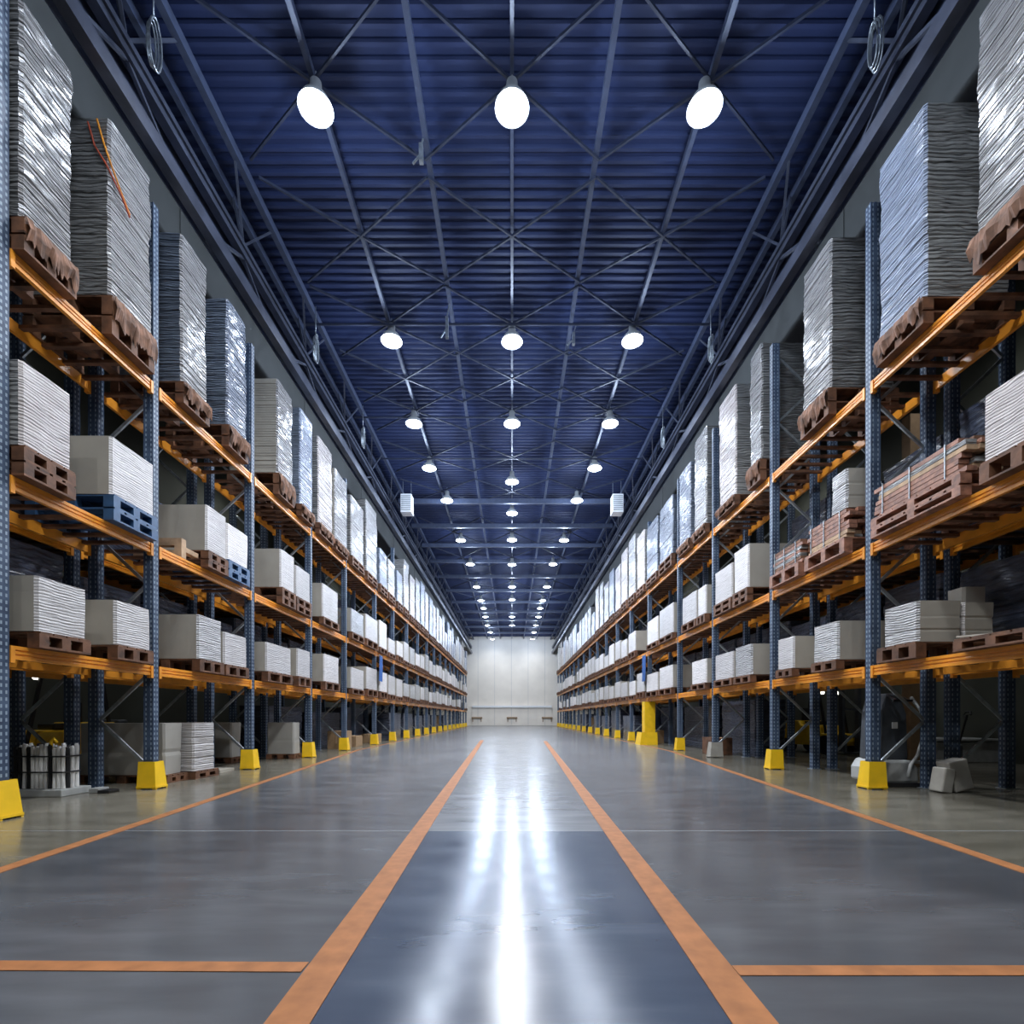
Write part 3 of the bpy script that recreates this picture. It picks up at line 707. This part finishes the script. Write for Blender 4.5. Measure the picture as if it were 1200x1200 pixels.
for sx in (-.08, .08):
    b = MB(); b.tube([(sx - .03, -.28, .09), (sx + .03, -.28, .09)], .09, 14); build('wheel', b, 'black', t_)
b = MB(); b.box(-.75, .75, -.5, .5, 0, .5); b.box(-.8, .8, -.55, .55, .52, .58); tag(build('storage_chest', b, 'light_grey', None, (11.0, 12.6, .001), bevel=.02), 'pale grey chest against the wall beyond the right rack', 'chest')
b = MB()
b.box(9.05, 9.3, 11.4, 11.65, 0, 8.0); struct('trim_4', b, 'kraft', 'brown steel column beyond the right rack')
# cartons on the floor by far uprights
CARTONS = [(-1, 5.75, 17.3, .7, .62, 'kraft', 'brown carton on the floor past the fourth left guard'), (-1, 5.78, 18.6, .8, .40, 'kraft', 'flat brown carton on the floor past the brown carton, left rack'),
           (-1, 5.80, 21.4, .9, .38, 'kraft', 'low brown crate on the floor past the fifth left guard'), (1, 5.80, 14.6, .7, .5, 'wood', 'dark wooden crate on the floor beside the grey post guard'),
           (1, 5.80, 21.2, .8, .55, 'kraft', 'brown carton beside the tall yellow cover'), (1, 5.75, 36.5, .8, 1.1, 'kraft', 'tall brown carton far down the right rack'),
           (-1, 5.75, 39.5, .8, 1.2, 'kraft', 'tall brown carton far down the left rack')]
for s, x, y, d, h, m, lb in CARTONS:
    b = MB(); b.box(s * x, s * (x + .62), y, y + d, .001, h); b.box(s * (x + .28), s * (x + .34), y - .004, y + d + .004, h * .3, h + .004, mi=1); tag(build('carton' if m == 'kraft' else 'wooden_crate', b, [m, 'wood_pale'], bevel=.006), lb, 'carton' if m == 'kraft' else 'crate')
# blue banners hung between shelves
for s in (-1, 1):
    t_ = thing('hanging_sheet', 'blue sheet hung from the middle shelf beam of the %s rack' % SIDE[s], 'sheet', (s * 5.32, 20.3, 2.55), 'blue sheets hung on the racks')
    b = MB(); n = 10; vs = []
    for i in range(n + 1):
        y = -.25 + .5 * i / n
        for z in (0, .55, 1.02):
            q = .02 * math.sin(i * 1.3 + z * 2)
            vs += [(q, y, z), (q + .006, y, z)]
    fs = []
    for i in range(n):
        o = i * 6
        for k in (0, 2): fs += [(o + k, o + k + 2, o + k + 8, o + k + 6), (o + k + 1, o + k + 7, o + k + 9, o + k + 3)]
        fs += [(o, o + 6, o + 7, o + 1), (o + 4, o + 5, o + 11, o + 10)]
    b.add(vs, fs); build('sheet', b, 'blue_sheet', t_)
    b = MB(); b.box(-.01, .02, -.28, .28, 1.02, 1.05); build('hanging_rail', b, 'galv', t_)

# ------------------------------------------------------------------ roof steel
for i, (x, z, w) in enumerate(((0, 11.50, .06), (-1.55, 11.50, .09), (1.55, 11.50, .09), (-3.22, 11.48, .08), (3.22, 11.48, .08), (-5.05, 11.42, .11), (5.05, 11.42, .11), (-5.55, 11.42, .10), (5.55, 11.42, .10))):
    b = MB(); b.box(x - w / 2, x + w / 2, YF, YB, z - w, z + w * .6)
    nm = {0: 'thin blue-grey purlin down the middle of the roof', 1: 'blue-grey roof purlin just left of the middle', 2: 'blue-grey roof purlin just right of the middle', 3: 'blue-grey roof purlin above the left lamp row', 4: 'blue-grey roof purlin above the right lamp row',
          5: 'heavy roof purlin at the left edge of the aisle', 6: 'heavy roof purlin at the right edge of the aisle', 7: 'outer roof purlin over the left girder', 8: 'outer roof purlin over the right girder'}[i]
    tag(build('roof_purlin', b, 'roof_steel'), nm, 'purlin', 'roof purlins running down the hall')
ROWS_C = [3.4, 8.08, 13.11, 16.78, 20.92, 24.16, 27.77, 32.28, 37.79, 41.91, 49.04, 53.60]
ROWS_S = [(3.4, -3.16, 3.12), (8.08, -3.16, 3.10), (13.08, -3.14, 3.14), (16.78, -3.28, 3.28), (19.77, -3.26, 3.26), (22.73, -2.94, 2.94), (27.84, -2.84, 2.89), (32.19, -2.68, 2.63), (37.79, -2.67, 2.63), (42.22, -2.62, 2.58), (45.20, -2.57, 2.54), (49.04, -2.59, 2.59), (53.60, -2.64, 2.55), (57.91, -2.51, 2.56), (62.98, -2.46, 2.57)]
for i, y in enumerate((8.1, 10.7, 13.1, 15.2, 16.8, 19.8, 22.8, 27.8, 32.2, 37.8, 43.0, 49.0, 54.0)):
    b = MB(); e = 1.15 if y < 24 else 2.0; z = 11.36
    for x0 in (-3.22, 0, 3.22):
        for sx in (-1, 1):
            for sy in (-1, 1):
                b.bar((x0, y, z), (x0 + sx * 1.6, y + sy * e, z + .02), .035, .05)
    tag(build('roof_bracing', b, 'brace_steel'), 'diamond lattice of thin roof braces, %s set down the hall' % ORD[i], 'roof bracing', 'diamond roof braces')
for i, y in enumerate((12.9, 16.9, 19.6, 23.5, 26.5, 29.5, 32.5, 36, 40, 44, 48, 52, 56, 60)):
    b = MB(); t = .016 if y < 22 else .07
    b.box(-5.3, 5.3, y - t, y + t, 11.20 - t * 1.5, 11.20 + t * 1.5)
    tag(build('roof_crossbeam', b, 'brace_steel' if y < 22 else 'roof_steel'), '%s steel tie across the roof, %s from the camera' % ('thin' if y < 22 else 'heavy', ORD[i]), 'crossbeam', 'ties across the roof')
for s in (-1, 1):
    t_ = thing('lattice_girder', 'dark steel lattice girder running above the %s rack' % SIDE[s], 'girder', (s * 5.30, 0, 9.45))
    b = MB(); b.prism([(-.06, 0), (.10, 0), (.10, .24), (.02, .24), (-.06, .14)] if s < 0 else [(.06, 0), (-.10, 0), (-.10, .24), (-.02, .24), (.06, .14)], 'y', YF, YB); build('bottom_chord', b, 'girder', t_)
    b = MB(); b.box(-.07, .07, YF, YB, .86, .95); b.box(-.03, .03, YF, YB, .74, .86); b.box(-.07, .07, YF, YB, .68, .74); build('top_chord', b, 'girder', t_)
    b = MB(); b.box(s * .14, s * .16, YF, YB, .02, .95); build('web_plate', b, 'roof_steel', t_)
    y = 3.0; k = 0
    while y < 60:
        b = MB(); b.bar((0, y, .24), (0, y + .9, .70), .05); b.bar((0, y + 1.8, .24), (0, y + .9, .70), .05); build('diagonal', b, 'girder', t_)
        b = MB(); b.bar((0, y + .9, .95), (-s * .22, y + .2, 1.9), .04); b.bar((0, y + .9, .95), (-s * .22, y + 1.6, 1.9), .04); b.bar((0, y + .9, .95), (s * .2, y + .9, 1.9), .04); build('hanger', b, 'girder', t_)
        y += 3.0; k += 1
# cable loops and unit heaters
for s in (-1, 1):
    for i, y in enumerate((6.9, 12.6, 16.6)):
        b = MB()
        for q in range(3):
            pts = [(0, math.cos(a) * (.09 + .015 * q), math.sin(a) * (.30 + .03 * q)) for a in [2 * math.pi * j / 16 for j in range(17)]]
            b.tube([(p[0] + q * .03, p[1], p[2]) for p in pts], .013, 6, cap=False)
        b.bar((.03, 0, .33), (.03, 0, 1.06), .015)
        o = build('hanging_cable_coil', b, 'galv', None, (s * 4.96, y, 10.35), smooth=True)
        tag(o, 'coiled pale cable hanging at the %s girder, %s from the camera' % (SIDE[s], ORD[i]), 'cable', 'cable coils at the girders')
    t_ = thing('unit_heater', 'white box heater hung beside the %s girder' % SIDE[s], 'heater', (s * 4.60, 22.0, 10.0))
    b = MB(); b.box(-.24, .24, -.25, .25, 0, .8); build('case', b, 'white_paint', t_, bevel=.02)
    b = MB()
    for k in range(8): b.box(-.2, .2, -.275, -.25, .08 + .085 * k, .12 + .085 * k)
    build('louvre_grille', b, 'light_grey', t_)
    b = MB(); b.bar((-.18, 0, .8), (-.18, 0, 1.45), .02); b.bar((.18, 0, .8), (.18, 0, 1.45), .02); build('hanging_rods', b, 'galv', t_)
for x, y, z, h, lb in ((-1.62, 8.95, 11.0, .5, 'short pale bracket hanging from the purlin left of the middle, nearer one'), (-1.62, 12.5, 10.55, .85, 'grey drop pipe hanging from the purlin left of the middle, farther one'), (1.62, 13.2, 10.9, .5, 'pale bracket hanging from the purlin right of the middle')):
    b = MB(); b.box(-.035, .035, -.05, .05, 0, h * .6); b.bar((0, 0, h * .6), (.06, 0, h), .025); b.bar((0, 0, h * .3), (-.16, .05, h * .05), .03)
    tag(build('hanging_bracket', b, 'galv', None, (x, y, z)), lb, 'bracket')

# ------------------------------------------------------------------ lamps
ZL = 10.9
b = MB(); b.lathe([(.02, .42), (.09, .42), (.10, .24), (.15, .20), (.22, .12), (.28, .0), (.268, .0), (.21, .11), (.14, .185), (.02, .19)], 28); me_h = b.mesh('reflector', 'light_grey', True)
b = MB(); b.lathe([(.001, -.06), (.10, -.052), (.19, -.03), (.255, .008), (.255, .02), (.001, .02)], 28); me_l = b.mesh('lens', 'lens', True)
b = MB(); b.tube([(0, 0, .42), (0, 0, .60)], .012, 6); me_r = b.mesh('rod', 'galv')
LS = {}
def lamp_data(key, kind, e, col, size, angle=None):
    if key not in LS:
        l = bpy.data.lights.new(key, kind); l.energy = e; l.color = col; l.shadow_soft_size = size
        if angle: l.spot_size = math.radians(angle); l.spot_blend = 0.75
        LS[key] = l
    return LS[key]
def lamp(x, y, label, e, up, key, group):
    r = thing('high_bay_lamp', label, 'ceiling lamp', (x, y, ZL), group)
    link('reflector', me_h, r); link('lens', me_l, r); link('hanging_rod', me_r, r)
    o = bpy.data.objects.new('lamp_beam', lamp_data('beam ' + key, 'SPOT', e, (.94, .97, 1.0), .22, 168)); C.objects.link(o); o.parent = r; o.location = (0, 0, -.07)
    if up:
        o = bpy.data.objects.new('lamp_glow', lamp_data('glow ' + key, 'POINT', up, (.62, .76, 1.0), .2)); C.objects.link(o); o.parent = r; o.location = (0, 0, -.30)
EB = 820
for i, y in enumerate(ROWS_C):
    lamp(0, y, 'bright round high-bay lamp in the middle row, %s from the camera' % (ORD[i - 1] if i else 'overhead out of view'), 1550 if y < 25 else 800, 150, 'centre near' if y < 25 else 'centre far', 'middle row of ceiling lamps')
for i, (y, xl, xr) in enumerate(ROWS_S):
    for x, nm in ((xl, 'left'), (xr, 'right')):
        lamp(x, y, 'bright round high-bay lamp in the %s row, %s from the camera' % (nm, ORD[i - 1] if i else 'overhead out of view'), 330 if y < 25 else (270 if y < 50 else 520), 150, 'side near' if y < 25 else ('side middle' if y < 50 else 'side far'), nm + ' row of ceiling lamps')
for x in (-3.14, 0, 3.14):
    lamp(x, -1.5, 'high-bay lamp behind the viewpoint, %s' % {-3.14: 'left', 0: 'middle', 3.14: 'right'}[x], EB, 0, 'behind', 'ceiling lamps behind the viewpoint')
for s in (-1, 1):  # unseen lamps added to light the forklifts and walls beyond the racks
    for k, y in enumerate((10, 20, 34)):
        lamp(s * 9.8, y, 'added unseen high-bay lamp over the side aisle beyond the %s rack, %s one' % (SIDE[s], ORD[k]), 420, 0, 'side aisle', 'added side aisle lamps')

# ------------------------------------------------------------------ camera, world
w = bpy.data.worlds.new('World'); bpy.context.scene.world = w; w.use_nodes = True
w.node_tree.nodes['Background'].inputs[0].default_value = (.02, .025, .04, 1); w.node_tree.nodes['Background'].inputs[1].default_value = 0.3
cd = bpy.data.cameras.new('camera'); cam = bpy.data.objects.new('camera', cd); C.objects.link(cam)
cam.location = (0, 0, EYE); cam.rotation_euler = (math.pi / 2, 0, 0)
cd.sensor_width = 36; cd.lens = 36 * 588 / 1200; cd.shift_y = 240.5 / 1200; cd.clip_end = 200
sc = bpy.context.scene; sc.camera = cam
sc.view_settings.view_transform = 'Standard'; sc.view_settings.look = 'None'; sc.view_settings.gamma = 1; sc.view_settings.exposure = 0.08
sc.view_settings.use_curve_mapping = False
sc.cycles.max_bounces = 6; sc.cycles.use_denoising = True; sc.cycles.sample_clamp_indirect = 6
